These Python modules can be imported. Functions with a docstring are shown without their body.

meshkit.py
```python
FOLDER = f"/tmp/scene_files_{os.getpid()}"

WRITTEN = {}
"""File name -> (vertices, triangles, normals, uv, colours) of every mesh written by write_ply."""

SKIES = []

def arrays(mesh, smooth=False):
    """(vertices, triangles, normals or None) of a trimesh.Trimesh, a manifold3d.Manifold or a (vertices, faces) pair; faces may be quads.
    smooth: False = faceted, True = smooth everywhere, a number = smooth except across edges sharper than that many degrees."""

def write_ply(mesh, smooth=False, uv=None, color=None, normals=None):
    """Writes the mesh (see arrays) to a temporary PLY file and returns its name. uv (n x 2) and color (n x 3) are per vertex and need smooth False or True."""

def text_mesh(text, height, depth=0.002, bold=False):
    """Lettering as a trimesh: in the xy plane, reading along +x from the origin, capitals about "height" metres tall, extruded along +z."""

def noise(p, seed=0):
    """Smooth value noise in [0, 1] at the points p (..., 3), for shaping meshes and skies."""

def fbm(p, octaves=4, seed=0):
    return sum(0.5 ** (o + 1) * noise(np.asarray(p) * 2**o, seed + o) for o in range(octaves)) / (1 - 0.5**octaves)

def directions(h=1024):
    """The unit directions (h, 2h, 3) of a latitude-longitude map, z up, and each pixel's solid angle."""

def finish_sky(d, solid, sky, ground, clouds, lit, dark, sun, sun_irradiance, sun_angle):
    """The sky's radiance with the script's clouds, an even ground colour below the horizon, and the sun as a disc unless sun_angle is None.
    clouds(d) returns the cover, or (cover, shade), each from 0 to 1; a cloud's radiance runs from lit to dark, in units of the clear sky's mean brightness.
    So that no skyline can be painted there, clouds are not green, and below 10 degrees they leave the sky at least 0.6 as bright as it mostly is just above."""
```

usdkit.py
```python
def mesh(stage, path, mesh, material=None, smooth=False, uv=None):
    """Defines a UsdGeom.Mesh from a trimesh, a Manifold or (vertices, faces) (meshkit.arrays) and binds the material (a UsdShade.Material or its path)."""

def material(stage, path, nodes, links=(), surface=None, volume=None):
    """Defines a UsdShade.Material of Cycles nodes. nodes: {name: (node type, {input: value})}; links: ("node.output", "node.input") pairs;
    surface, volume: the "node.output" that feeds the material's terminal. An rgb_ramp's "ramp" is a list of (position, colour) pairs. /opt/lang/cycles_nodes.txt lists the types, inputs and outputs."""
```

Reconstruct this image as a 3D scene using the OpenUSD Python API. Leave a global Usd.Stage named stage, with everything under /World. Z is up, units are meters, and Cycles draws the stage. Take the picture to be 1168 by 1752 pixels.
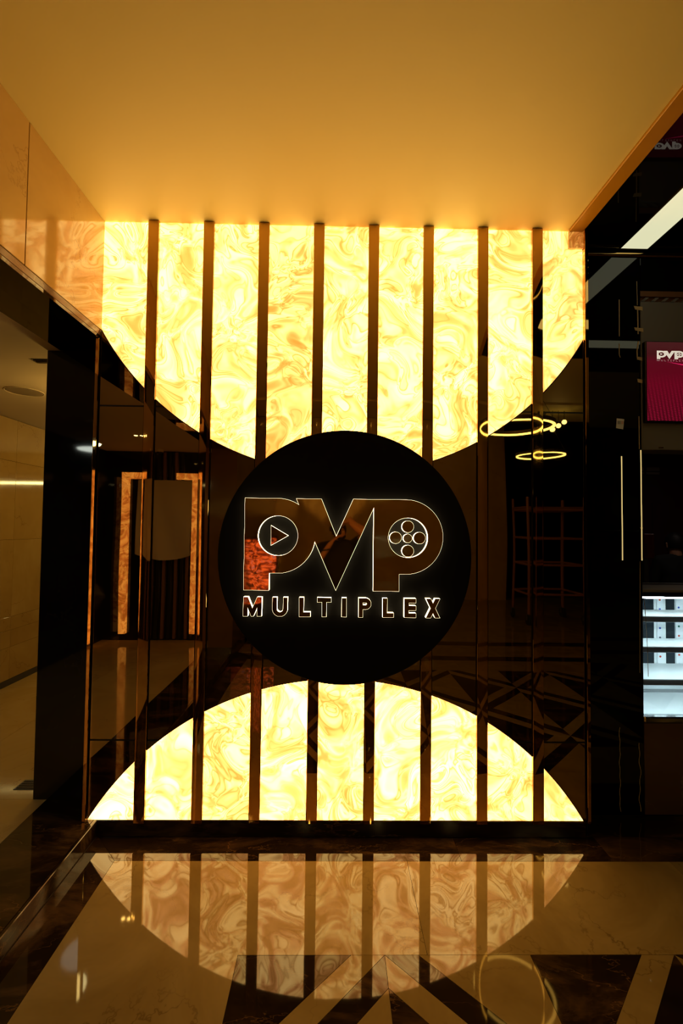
import math, random
import numpy as np, trimesh, manifold3d as m3
from shapely.geometry import Polygon, Point, LineString, box as sbox
from shapely import affinity
from shapely.ops import unary_union
import usdkit, meshkit
from pxr import Usd, UsdGeom, UsdLux, Gf, Sdf, Vt

random.seed(7); np.random.seed(7)
RNG = np.random.default_rng(7)
stage = Usd.Stage.CreateInMemory()
UsdGeom.SetStageUpAxis(stage, UsdGeom.Tokens.z); UsdGeom.SetStageMetersPerUnit(stage, 1.0)
world = UsdGeom.Xform.Define(stage, '/World'); stage.SetDefaultPrim(world.GetPrim())
UsdGeom.Scope.Define(stage, '/World/Looks')

# ------------------------------------------------------------------ camera, exposure
YAW, PITCH, ROLL, EYE, FPX = 0.014312, 0.032812, 0.011868, 1.52, 800.0
fwd = np.array([math.sin(YAW)*math.cos(PITCH), math.cos(YAW)*math.cos(PITCH), math.sin(PITCH)])
rgt = np.array([math.cos(YAW), -math.sin(YAW), 0.0]); upv = np.cross(rgt, fwd)
r2 = rgt*math.cos(ROLL) + upv*math.sin(ROLL); u2 = -rgt*math.sin(ROLL) + upv*math.cos(ROLL)
cam = UsdGeom.Camera.Define(stage, '/World/view_camera')
M = np.eye(4); M[0, :3] = r2; M[1, :3] = u2; M[2, :3] = -fwd; M[3, :3] = (0, 0, EYE)
cam.AddTransformOp().Set(Gf.Matrix4d(*M.ravel().tolist()))
cam.CreateHorizontalApertureAttr(24.0); cam.CreateVerticalApertureAttr(36.0)
cam.CreateFocalLengthAttr(24.0*FPX/1168.0); cam.CreateClippingRangeAttr(Gf.Vec2f(0.005, 100))
cam.CreateExposureAttr(0.0)
# the place is lit by its own lamps and some added unseen ones; each lamp emits in its builder below.  ONYX_LIGHT is the strength of the backlit stone.
ONYX_LIGHT = 1.0

# ------------------------------------------------------------------ helpers
used = {}
def numbered(name, parent):
    k = (parent, name); n = used.get(k, 0); used[k] = n + 1
    return name if n == 0 else f'{name}_{n:03d}'
def tag(p, label=None, cat=None, group=None, kind=None):
    p = p.GetPrim() if hasattr(p, 'GetPrim') else p
    for k, v in (('label', label), ('category', cat), ('group', group), ('kind', kind)):
        if v: p.SetCustomDataByKey(k, v)
    return p
def obj(name, mesh, mat, parent='/World', smooth=False, label=None):
    parent = parent if isinstance(parent, str) else str(parent.GetPath())
    path = parent + '/' + numbered(name, parent)
    p = usdkit.mesh(stage, path, mesh, MAT[mat] if isinstance(mat, str) else mat, smooth=smooth).GetPrim()
    if label: p.SetCustomDataByKey('label', label)
    return p
def thing(name, label, cat, group=None, kind=None, loc=(0, 0, 0), rotz=0):
    x = UsdGeom.Xform.Define(stage, '/World/' + numbered(name, '/World'))
    x.AddTranslateOp().Set(Gf.Vec3d(*loc)); x.AddRotateZOp().Set(rotz)
    return tag(x.GetPrim(), label, cat, group, kind)
def struct(name, label=None, mesh=None, mat=None):
    if mesh is None:
        p = UsdGeom.Xform.Define(stage, '/World/' + numbered(name, '/World')).GetPrim()
    else:
        p = obj(name, mesh, mat)
    return tag(p, label, None, None, 'structure')
def dup(root, loc, label, rotz=0):
    was = root.GetCustomData()
    r = thing(root.GetName().rstrip('0123456789').rstrip('_'), label, was['category'], was.get('group'), None, loc, rotz)
    r.GetReferences().AddInternalReference(root.GetPath()); r.SetInstanceable(True)
    return r
def cat(*ms): return trimesh.util.concatenate([m for m in ms])
def box(x0, x1, y0, y1, z0, z1):
    m = trimesh.creation.box((abs(x1-x0), abs(y1-y0), abs(z1-z0)))
    m.apply_translation(((x0+x1)/2, (y0+y1)/2, (z0+z1)/2)); return m
def bbox(x0, x1, y0, y1, z0, z1, b=0.002):
    """a box with chamfered edges"""
    x0, x1 = sorted((x0, x1)); y0, y1 = sorted((y0, y1)); z0, z1 = sorted((z0, z1))
    b = min(b, (x1-x0)*.45, (y1-y0)*.45, (z1-z0)*.45)
    pts = []
    for x, sx in ((x0, 1), (x1, -1)):
        for y, sy in ((y0, 1), (y1, -1)):
            for z, sz in ((z0, 1), (z1, -1)):
                pts += [(x, y+sy*b, z+sz*b), (x+sx*b, y, z+sz*b), (x+sx*b, y+sy*b, z)]
    return trimesh.convex.convex_hull(np.array(pts))
def polys(g): return [p for p in (getattr(g, 'geoms', [g])) if p.geom_type == 'Polygon' and p.area > 1e-6]
def _ext(g, d): return cat(*[trimesh.creation.extrude_polygon(p, d, engine='earcut') for p in polys(g)])
def ext_y(g, y0, y1):
    """polygon in (x, z), slab from y0 (front) to y1 (back)"""
    m = _ext(g, y1-y0); v = m.vertices.copy(); m.vertices = np.c_[v[:, 0], y1-v[:, 2], v[:, 1]]; return m
def ext_x(g, x0, x1):
    """polygon in (y, z), slab from x0 to x1"""
    m = _ext(g, x1-x0); v = m.vertices.copy(); m.vertices = np.c_[x0+v[:, 2], v[:, 0], v[:, 1]]; return m
def ext_z(g, z0, z1):
    m = _ext(g, z1-z0); m.apply_translation((0, 0, z0)); return m
def cyl(p0, p1, r, n=20):
    m = trimesh.creation.cylinder(radius=r, segment=np.array([p0, p1], float), sections=n); return m
def sphere(c, r, s=3):
    m = trimesh.creation.icosphere(subdivisions=s, radius=1.0); m.apply_scale(r); m.apply_translation(c); return m
def torus(c, R, r, axis='z', n=72, k=16):
    m = trimesh.creation.torus(R, r, major_sections=n, minor_sections=k)
    m.apply_translation(c); return m
def lathe(profile, c=(0, 0, 0), n=40):
    m = trimesh.creation.revolve(np.array(profile, float), sections=n); m.fix_normals(); m.apply_translation(c); return m

# ------------------------------------------------------------------ materials
MAT = {}
def mat(name, nodes, links=(), surface='p.BSDF'):
    MAT[name] = usdkit.material(stage, '/World/Looks/' + name, nodes, links, surface=surface); return MAT[name]
def plain(name, col, rough=.5, metal=0., spec=.5, emit=None, es=0., **kw):
    d = dict(base_color=col, roughness=rough, metallic=metal, specular_ior_level=spec, **kw)
    if emit is not None: d.update(emission_color=emit, emission_strength=es)
    return mat(name, {'p': ('principled_bsdf', d)})

def onyx(name, tint, gain):
    """backlit resin onyx: curled clouds from twice-warped noise; the stone itself gives off light"""
    n = {
        'g': ('geometry', {}), 'oi': ('object_info', {}),
        'off': ('vector_math', {'math_type': 'scale', 'vector1': (17.0, 9.0, 23.0)}),
        'p0': ('vector_math', {'math_type': 'add'}),
        'n1': ('noise_texture', {'scale': 4.2, 'detail': 0.0}),
        'c1': ('vector_math', {'math_type': 'subtract', 'vector2': (.5, .5, .5)}),
        's1': ('vector_math', {'math_type': 'scale', 'scale': .50}),
        'p1': ('vector_math', {'math_type': 'add'}),
        'n2': ('noise_texture', {'scale': 8.0, 'detail': 0.0}),
        'c2': ('vector_math', {'math_type': 'subtract', 'vector2': (.5, .5, .5)}),
        's2': ('vector_math', {'math_type': 'scale', 'scale': .34}),
        'p2': ('vector_math', {'math_type': 'add'}),
        'n3': ('noise_texture', {'scale': 5.5, 'detail': 1.6, 'roughness': .45, 'distortion': .5}),
        'n4': ('noise_texture', {'scale': 6.0, 'detail': 1.5, 'roughness': .5}),
        'n5': ('noise_texture', {'scale': 4.0, 'detail': 1.0}),
        'cl': ('rgb_ramp', {'ramp': [(p_, (c_[0]*tint[0], c_[1]*tint[1], c_[2]*tint[2])) for p_, c_ in (
            (.20, (1.5, .52, .13)), (.34, (2.0, .70, .22)), (.43, (2.7, .98, .38)), (.52, (3.6, 1.75, .68)), (.64, (4.1, 2.2, .95)), (1, (4.3, 2.4, 1.2)))]}),
        'vf': ('rgb_ramp', {'ramp': [(p_, (w_, w_, w_)) for p_, w_ in ((0, .85), (.31, .70), (.365, .36), (.39, .06), (.425, .20), (.468, .95), (.482, .30), (.505, .0), (.55, .14), (.588, .85), (.600, .22), (.64, 0), (1, 0))]}),
        'mk': ('map_range', {'from_min': .32, 'from_max': .56, 'to_min': .34, 'to_max': 1.0, 'clamp': True}),
        'vm': ('math', {'math_type': 'multiply'}),
        'r': ('mix', {'mix_type': 'mix', 'color2': (1.2*tint[0], .40*tint[1], .08*tint[2])}),
        'p': ('principled_bsdf', {'base_color': (.40, .26, .10), 'roughness': .08, 'emission_strength': gain*ONYX_LIGHT}),
    }
    l = [('oi.random', 'off.scale'), ('g.position', 'p0.vector1'), ('off.vector', 'p0.vector2'), ('p0.vector', 'n1.vector'), ('n1.color', 'c1.vector1'), ('c1.vector', 's1.vector1'),
         ('p0.vector', 'p1.vector1'), ('s1.vector', 'p1.vector2'), ('p1.vector', 'n2.vector'), ('n2.color', 'c2.vector1'), ('c2.vector', 's2.vector1'),
         ('p1.vector', 'p2.vector1'), ('s2.vector', 'p2.vector2'), ('p2.vector', 'n3.vector'), ('p2.vector', 'n4.vector'), ('p0.vector', 'n5.vector'), ('n4.fac', 'cl.fac'), ('n3.fac', 'vf.fac'), ('n5.fac', 'mk.value'), ('vf.color', 'vm.value1'), ('mk.result', 'vm.value2'), ('vm.value', 'r.fac'), ('cl.color', 'r.color1'), ('r.color', 'p.emission_color')]
    return mat(name, n, l)
onyx('onyx_lit', (1, 1.10, .70), 1.15)
onyx('onyx_lit_amber', (1, .99, .58), .98)
onyx('onyx_lit_bright', (1.05, 1.14, .80), 1.30)
onyx('onyx_portal', (.36, .29, .16), 1.0)
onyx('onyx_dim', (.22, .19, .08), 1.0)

def marble(name, lo, mid, hi, vein, rough=.06, scale=1.6, vein_scale=2.2, vein_w=.012, stretch=(1, 1, 1), spec=.5, ior=1.5, vein_mix=.55):
    n = {
        'g': ('geometry', {}), 'oi': ('object_info', {}),
        'off': ('vector_math', {'math_type': 'scale', 'vector1': (31.0, 17.0, 11.0)}),
        'p0': ('vector_math', {'math_type': 'add'}),
        'mp': ('mapping', {'scale': stretch}),
        'n1': ('noise_texture', {'scale': scale, 'detail': 6.0, 'roughness': .62, 'distortion': .8}),
        'r1': ('rgb_ramp', {'ramp': [(.25, lo), (.5, mid), (.75, hi)]}),
        'nw': ('noise_texture', {'scale': 3.0, 'detail': 5.0, 'roughness': .65}),
        'cw': ('vector_math', {'math_type': 'subtract', 'vector2': (.5, .5, .5)}),
        'sw': ('vector_math', {'math_type': 'scale', 'scale': .55}),
        'pw': ('vector_math', {'math_type': 'add'}),
        'v': ('voronoi_texture', {'feature': 'distance_to_edge', 'scale': vein_scale}),
        'vr': ('map_range', {'from_min': 0.0, 'from_max': vein_w, 'to_min': 1.0, 'to_max': 0.0, 'clamp': True}),
        'nm': ('noise_texture', {'scale': 2.3, 'detail': 2.0}),
        'nmr': ('map_range', {'from_min': .47, 'from_max': .68, 'to_min': 0.0, 'to_max': vein_mix, 'clamp': True}),
        'mm': ('math', {'math_type': 'multiply'}),
        'mx': ('mix', {'mix_type': 'mix', 'color2': vein}),
        'p': ('principled_bsdf', {'roughness': rough, 'specular_ior_level': spec, 'ior': ior}),
    }
    l = [('oi.random', 'off.scale'), ('g.position', 'p0.vector1'), ('off.vector', 'p0.vector2'), ('p0.vector', 'mp.vector'), ('mp.vector', 'n1.vector'), ('n1.fac', 'r1.fac'),
         ('mp.vector', 'nw.vector'), ('nw.color', 'cw.vector1'), ('cw.vector', 'sw.vector1'), ('mp.vector', 'pw.vector1'), ('sw.vector', 'pw.vector2'), ('pw.vector', 'v.vector'),
         ('v.distance', 'vr.value'), ('mp.vector', 'nm.vector'), ('nm.fac', 'nmr.value'), ('vr.result', 'mm.value1'), ('nmr.result', 'mm.value2'),
         ('mm.value', 'mx.fac'), ('r1.color', 'mx.color1'), ('mx.color', 'p.base_color')]
    return mat(name, n, l)
marble('beige_floor', (.20, .135, .036), (.255, .18, .055), (.32, .235, .08), (.06, .03, .006), rough=.035, scale=2.4, vein_scale=2.6, vein_w=.016, ior=1.6, vein_mix=.55)
marble('beige_wall', (.44, .29, .09), (.52, .36, .12), (.60, .44, .17), (.16, .06, .015), rough=.07, scale=1.3, vein_w=.012, ior=1.6)
marble('black_floor', (.006, .004, .002), (.016, .009, .004), (.11, .058, .018), (.16, .085, .025), rough=.035, scale=2.0, vein_scale=3.0, vein_w=.02, stretch=(1, 2.5, 1), ior=1.55)
marble('black_plinth', (.006, .004, .002), (.018, .010, .004), (.12, .07, .025), (.20, .12, .04), rough=.10, scale=2.4, vein_scale=3.0, vein_w=.02, stretch=(.6, 2, 3), ior=1.5)
marble('black_column', (.004, .003, .002), (.006, .005, .004), (.012, .009, .007), (.03, .022, .015), rough=.05, scale=2.0, vein_scale=2.0, ior=1.5)
marble('brown_stone', (.10, .058, .03), (.13, .075, .042), (.17, .10, .06), (.32, .22, .13), rough=.12, scale=1.5, vein_scale=1.6, vein_w=.014)

def bumpy(name, base, rough, metal, bs, bd, scale=(1, 1, 1), spec=.5):
    return mat(name, {'tc': ('geometry', {}), 'm': ('mapping', {'scale': scale}), 'n': ('noise_texture', {'scale': bs, 'detail': 1.0}),
                      'b': ('bump', {'strength': 1.0, 'distance': bd}), 'p': ('principled_bsdf', {'base_color': base, 'roughness': rough, 'metallic': metal, 'specular_ior_level': spec})},
               [('tc.position', 'm.vector'), ('m.vector', 'n.vector'), ('n.fac', 'b.height'), ('b.normal', 'p.normal')])
bumpy('bronze_mirror', (.42, .315, .155), .015, 1.0, 2.5, .0016, (1, 1, .35))
bumpy('bronze_strip', (.56, .345, .115), .03, 1.0, 3.0, .002, (1, 1, .4))
bumpy('bronze_letter', (.62, .42, .14), .03, 1.0, 5.0, .0016)
plain('trim_paint', (.45, .24, .012), .3)
bumpy('black_glass', (.0025, .0022, .002), .02, 0.0, 1.3, .002, (1, 1, .5), .62)
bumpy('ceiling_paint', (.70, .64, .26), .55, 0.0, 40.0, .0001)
plain('black_edge', (.006, .005, .004), .4)
plain('black_matte', (.0040, .0032, .0026), .65, spec=.12)
plain('grout', (.05, .033, .02), .7)
plain('rim_light', (.8, .7, .5), .4, emit=(1.0, .84, .50), es=2.8)
plain('gold', (.85, .58, .20), .16, 1.0)
plain('tape', (.62, .47, .22), .5)
plain('strip_diffuser', (.8, .8, .7), .4, emit=(1.0, 1.0, .64), es=.72)
plain('chrome', (.75, .75, .74), .12, 1.0)
plain('steel_dark', (.16, .15, .14), .35, .7)
plain('grey_board', (.19, .18, .165), .6)
plain('timber_dark', (.20, .09, .035), .45)
plain('red_dark', (.06, .004, .006), .5)
plain('red_panel', (.17, .006, .016), .35)
plain('grey_post', (.08, .075, .065), .5)
plain('dim_pale', (.30, .20, .14), .5)
plain('bezel', (.006, .006, .007), .25)
plain('logo_print', (.6, .55, .5), .5, emit=(.86, .76, .62), es=.75)
plain('text_print', (.5, .3, .3), .5, emit=(.55, .32, .32), es=.5)
plain('fridge_white', (.80, .84, .84), .35)
plain('fridge_tube', (.8, .9, .95), .4, emit=(.74, .93, 1.0), es=22.0)
plain('fridge_rail', (.11, .11, .105), .4)
plain('fridge_glass_dark', (.02, .028, .034), .05)
plain('paper', (.80, .84, .86), .6)
plain('dot_red', (.6, .06, .03), .6); plain('dot_blue', (.05, .10, .45), .6); plain('dot_green', (.02, .2, .12), .6); plain('ink', (.08, .09, .12), .6)
plain('grille_black', (.012, .014, .016), .4)
plain('white_paint', (.58, .50, .38), .6)
plain('speaker_grey', (.24, .19, .13), .7)
plain('lamp_warm', (.9, .8, .5), .4, emit=(1.0, .72, .22), es=7.0)
plain('lamp_white', (.9, .9, .8), .4, emit=(.92, 1.0, .86), es=14.0)
plain('lamp_globe', (.9, .8, .5), .4, emit=(1.0, .80, .35), es=6.0)
plain('lamp_spot', (.9, .8, .5), .4, emit=(1.0, .74, .30), es=60.0)
plain('added_hall_lamp', (.9, .8, .5), .4, emit=(1.0, .66, .20), es=70.0)
plain('added_rear_lamp', (.9, .8, .7), .4, emit=(1.0, .80, .70), es=40.0)
plain('added_corridor_lamp', (.9, .8, .5), .4, emit=(1.0, .58, .12), es=48.0)
plain('reflection_glow', (.8, .65, .35), .4, emit=(1.0, .74, .28), es=.60)  # reflected light put into the material of two panel lines
plain('led_line', (.9, .8, .5), .4, emit=(1.0, .80, .28), es=28.0)
plain('lamp_body', (.06, .05, .04), .35, .5)
plain('cable', (.03, .025, .02), .5)
plain('cloth', (.46, .38, .26), .85)
plain('slat_brown', (.16, .075, .028), .35); plain('slat_black', (.012, .009, .007), .3)
plain('scaffold_paint', (.30, .13, .04), .5); plain('rubber', (.02, .02, .02), .7)
plain('skin', (.46, .235, .13), .5, subsurface_weight=.05); plain('hair', (.012, .009, .007), .6)
plain('eye_white', (.7, .66, .6), .3); plain('lips', (.35, .13, .09), .5)
plain('shirt_black', (.010, .010, .011), .85); plain('denim', (.04, .045, .06), .85); plain('shoe', (.02, .018, .016), .5)
plain('camera_black', (.012, .012, .012), .4); plain('lens_glass', (.01, .01, .014), .02)
plain('shirt_dark', (.012, .014, .014), .85)
# the crimson screen: rows of dots that fade towards the top and a pink streak, all given off by the screen itself
mat('screen_red', {
    'g': ('geometry', {}), 's': ('separate_xyz', {}),
    'm': ('mapping', {'scale': (1.0, 1.0, 1.0), 'rotation': (0.0, .16, 0.0)}),
    'st': ('vector_math', {'math_type': 'multiply', 'vector2': (52.0, 0.0, 118.0)}),
    'vo': ('voronoi_texture', {'feature': 'f1', 'dimensions': '3D', 'scale': 1.0, 'randomness': 0.08}),
    'dr': ('map_range', {'from_min': .20, 'from_max': .42, 'to_min': 1.0, 'to_max': 0.0, 'clamp': True}),
    'zr': ('map_range', {'from_min': 2.10, 'from_max': 2.38, 'to_min': 1.0, 'to_max': 0.0, 'clamp': True}),
    'dm': ('math', {'math_type': 'multiply'}),
    'base': ('rgb_ramp', {'ramp': [(0, (.050, .0015, .005)), (.45, (.105, .0010, .009)), (.72, (.090, .0010, .008)), (.80, (.048, .002, .005)), (1, (.052, .002, .006))]}),
    'br': ('map_range', {'from_min': 2.11, 'from_max': 2.57, 'to_min': 0.0, 'to_max': 1.0, 'clamp': True}),
    'mx': ('mix', {'mix_type': 'add', 'color2': (.20, .003, .022)}),
    'p': ('principled_bsdf', {'base_color': (.02, .005, .008), 'roughness': .2, 'emission_strength': 1.0})},
    [('g.position', 's.vector'), ('g.position', 'm.vector'), ('m.vector', 'st.vector1'), ('st.vector', 'vo.vector'), ('vo.distance', 'dr.value'), ('s.z', 'zr.value'), ('dr.result', 'dm.value1'), ('zr.result', 'dm.value2'),
     ('s.z', 'br.value'), ('br.result', 'base.fac'), ('base.color', 'mx.color1'), ('dm.value', 'mx.fac'), ('mx.color', 'p.emission_color')])
plain('screen_streak', (.2, .01, .05), .3, emit=(1.0, .02, .16), es=.75)
# a digital poster: dark blue above, orange-red streaks below
mat('poster_glow', {
    'g': ('geometry', {}), 'm': ('mapping', {'scale': (14.0, 1.0, 26.0), 'rotation': (0.0, .5, 0.0)}), 'n': ('noise_texture', {'scale': 1.0, 'detail': 5.0, 'distortion': 1.2}),
    'r': ('rgb_ramp', {'ramp': [(.40, (.01, .004, .006)), (.5, (.30, .03, .012)), (.58, (1.4, .22, .05)), (.68, (.16, .13, .35)), (.8, (.5, .45, .7))]}),
    'p': ('principled_bsdf', {'base_color': (.02, .02, .02), 'roughness': .2, 'emission_strength': 1.2})},
    [('g.position', 'm.vector'), ('m.vector', 'n.vector'), ('n.fac', 'r.fac'), ('r.color', 'p.emission_color')])
# clear glass front of the fridge
mat('clear_pane', {'f': ('fresnel', {'IOR': 1.45}), 't': ('transparent_bsdf', {'color': (.97, .99, .99)}), 'gl': ('glossy_bsdf', {'color': (1, 1, 1), 'roughness': .01}), 'mx': ('mix_closure', {})},
    [('f.fac', 'mx.fac'), ('t.BSDF', 'mx.closure1'), ('gl.BSDF', 'mx.closure2')], surface='mx.closure')

# ------------------------------------------------------------------ dimensions (metres; the camera stands at x = y = 0)
H = 3.062                      # ceiling
YF = 2.328                     # front of the mirror strips of the feature wall
YP = 2.340                     # its onyx and mirror panels
Y2 = 2.510                     # the black cladding behind and beside it
XL, XR = -1.186, 1.258         # sides of the feature wall
ZB = 0.081                     # top of its plinth
STRIP_X = [-.933 + .2789*i for i in range(8)]; SW = .0268
CT, RT = (.039, 3.192), 1.4046  # circle of the upper light panel
CB, RB = (.031, -.655), 1.4228  # and of the lower one
CORR_X, CORR_Z, STEP_Z = -2.88, 2.45, .08

# ------------------------------------------------------------------ floor
floor = struct('floor', 'polished beige and black marble floor with triangles and crossing bands')
obj('bed', cat(box(-1.14, 8.0, -8, 2.60, -.12, -.016), box(1.66, 8.0, 2.60, 6.5, -.12, -.016)), 'grout', floor)
G = .0007
FIELD = (-.324, 3.323, -.371, 1.713); U = .521; AX, AY = .197, 1.713; B = .12
def tile(poly, m, name=None, z=0.0):
    for p in polys(poly):
        p = p.buffer(-G, join_style=2)
        for q in polys(p):
            obj(name or ('black_slab' if m == 'black_floor' else 'beige_slab'), ext_z(q, z-.018, z), m, floor)
fld = sbox(FIELD[0], FIELD[2], FIELD[1], FIELD[3])
for i in range(-2, 9):
    for j in range(-1, 6):
        if (i + j) % 2 == 0: continue
        cx, cy = AX + i*U, AY - j*U           # centre of a diamond cell, half diagonal U
        for s in (-1, 1):                       # each cell is halved: left half beige with black bands, right half black with beige bands
            tri = Polygon([(cx, cy+U), (cx, cy-U), (cx+s*U, cy)])
            inner = Polygon([(cx, cy+U-B), (cx, cy-U+B), (cx+s*(U-B), cy)])
            up = Polygon([(cx, cy+U), (cx+s*U, cy), (cx+s*(U-B), cy), (cx, cy+U-B)])
            dn = Polygon([(cx, cy-U), (cx+s*U, cy), (cx+s*(U-B), cy), (cx, cy-U+B)])
            a, b = ('beige_floor', 'black_floor') if s < 0 else ('black_floor', 'beige_floor')
            for g, m in ((inner, a), (up, b), (dn, b)):
                g = g.intersection(fld)
                if not g.is_empty: tile(g, m)
# beige bands around the field
tile(Polygon([(-.977, .75), (FIELD[0], .75), (FIELD[0], FIELD[3]), (.349, FIELD[3]), (.349, 2.181), (-.977, 2.181)]), 'beige_floor')
for x0, x1 in ((.349, 1.56), (1.56, 2.76), (2.76, 3.96)): tile(sbox(x0, FIELD[3], x1, 2.181), 'beige_floor')
for y0, y1 in ((-.75, .75),): tile(sbox(-.977, y0, FIELD[0], y1), 'beige_floor')
tile(sbox(FIELD[0], -.75, 1.4, FIELD[2]), 'beige_floor'); tile(sbox(1.4, -.75, 3.96, FIELD[2]), 'beige_floor')
tile(sbox(FIELD[1], FIELD[2], 3.96, FIELD[3]), 'beige_floor')
# black border, mitred at the corner by the feature wall
tile(Polygon([(-1.138, -1.05), (-.977, -.90), (-.977, 2.181), (-1.138, 2.352)]), 'black_floor')
tile(Polygon([(-.977, 2.181), (.60, 2.181), (.60, 2.352), (-1.138, 2.352)]), 'black_floor'); tile(sbox(.60, 2.181, 1.30, 2.352), 'black_floor')
tile(sbox(1.30, 2.181, 2.5, 2.352), 'black_floor'); tile(sbox(2.5, 2.181, 3.96, 2.352), 'black_floor')
tile(sbox(1.262, 2.352, 2.4, 2.60), 'black_floor'); tile(sbox(2.4, 2.352, 3.96, 2.60), 'black_floor')
tile(sbox(-.977, -.93, 1.6, -.75), 'black_floor'); tile(sbox(1.6, -.93, 5.5, -.75), 'black_floor')
for x0, x1 in ((-1.138, .4), (.4, 2.0), (2.0, 3.6), (3.6, 5.2)):
    tile(sbox(x0, -1.44, x1, -.93 if x0 > -1 else -1.05), 'beige_floor'); tile(sbox(x0, -1.64, x1, -1.44), 'black_floor')
    for y0, y1 in ((-3.0, -1.64), (-4.4, -3.0), (-5.8, -4.4)):
        tile(sbox(x0, y0, x1, y1), 'beige_floor')
tile(sbox(5.2, -5.8, 7.0, -.93), 'beige_floor'); tile(sbox(3.96, -.75, 7.0, 2.6), 'beige_floor')
tile(sbox(1.67, 2.60, 6.0, 6.0), 'black_floor')
# the corridor on the left lies one low step higher
step = struct('floor_corridor', 'raised corridor floor of beige marble behind a black marble edge')
obj('bed', box(CORR_X-.1, -1.142, -1.5, 6.3, -.12, STEP_Z-.019), 'grout', step)
def stile(x0, x1, y0, y1, m): obj('black_slab' if m == 'black_floor' else 'beige_slab', box(x0+G, x1-G, y0+G, y1-G, STEP_Z-.018, STEP_Z), m, step)
for y0, y1 in ((-1.3, .6), (.6, 2.514), (2.514, 4.2), (4.2, 6.2)):
    stile(-1.487, -1.158, y0, y1, 'black_floor'); stile(-2.19, -1.487, y0, y1, 'beige_wall'); stile(CORR_X, -2.19, y0, y1, 'beige_wall')
for y0, y1 in ((-1.3, .2), (.2, 2.352)):
    obj('riser', bbox(-1.158, -1.141, y0, y1, 0.0, STEP_Z, .003), 'black_plinth', step)

# ------------------------------------------------------------------ feature wall
wb = struct('wall_back', 'feature wall of dark bronze mirror panels parted by eight vertical mirror strips')
obj('core', box(XL-.018, XR+.022, YP+.022, Y2+.12, 0.0, H+.02), 'black_edge', wb)
obj('plinth', bbox(XL+.004, XR+.004, YP+.004, YP+.03, 0.0, ZB-.001, .003), 'black_plinth', wb)
for a, b in ((XR+.004, 1.30),): pass
edges = [XL] + [x for c in STRIP_X for x in (c-SW, c+SW)] + [XR]
bays = [(edges[2*i], edges[2*i+1]) for i in range(9)]
top_c = Point(*CT).buffer(RT, 128); bot_c = Point(*CB).buffer(RB, 128)
ZJ = (.467, 2.115)
for x0, x1 in bays:
    rest = sbox(x0, ZB, x1, H).difference(top_c.union(bot_c))
    for za, zb in ((ZB, ZJ[0]), (ZJ[0], ZJ[1]), (ZJ[1], H)):
        for p in polys(rest.intersection(sbox(x0, za, x1, zb))):
            if p.area < 2e-4: continue
            e = obj('mirror_panel', ext_y(p.buffer(-.0042, join_style=2) if not p.buffer(-.0042).is_empty else p, YP-.001, YP+.004), 'bronze_mirror', wb)
            obj('edge', ext_y(p.buffer(-.0004, join_style=2), YP+.0008, YP+.010), 'black_edge', e)
def strip_mesh(xc, hw, z0, z1, yf, bulge=.0003):
    """a mirror strip whose face is very slightly rounded, with chamfered sides"""
    n = 10; u = np.linspace(-1, 1, n)
    prof = [(xc-hw, YP+.006), (xc-hw, yf+.0018)] + [(xc+hw*.935*t, yf - bulge*(1-t*t)) for t in u] + [(xc+hw, yf+.0018), (xc+hw, YP+.006)]
    return ext_z(Polygon(prof), z0, z1)
for k, c in enumerate(STRIP_X):
    obj('mirror_strip', strip_mesh(c, SW, .074, H-.001, YF), 'bronze_strip', wb, smooth=40)
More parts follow.
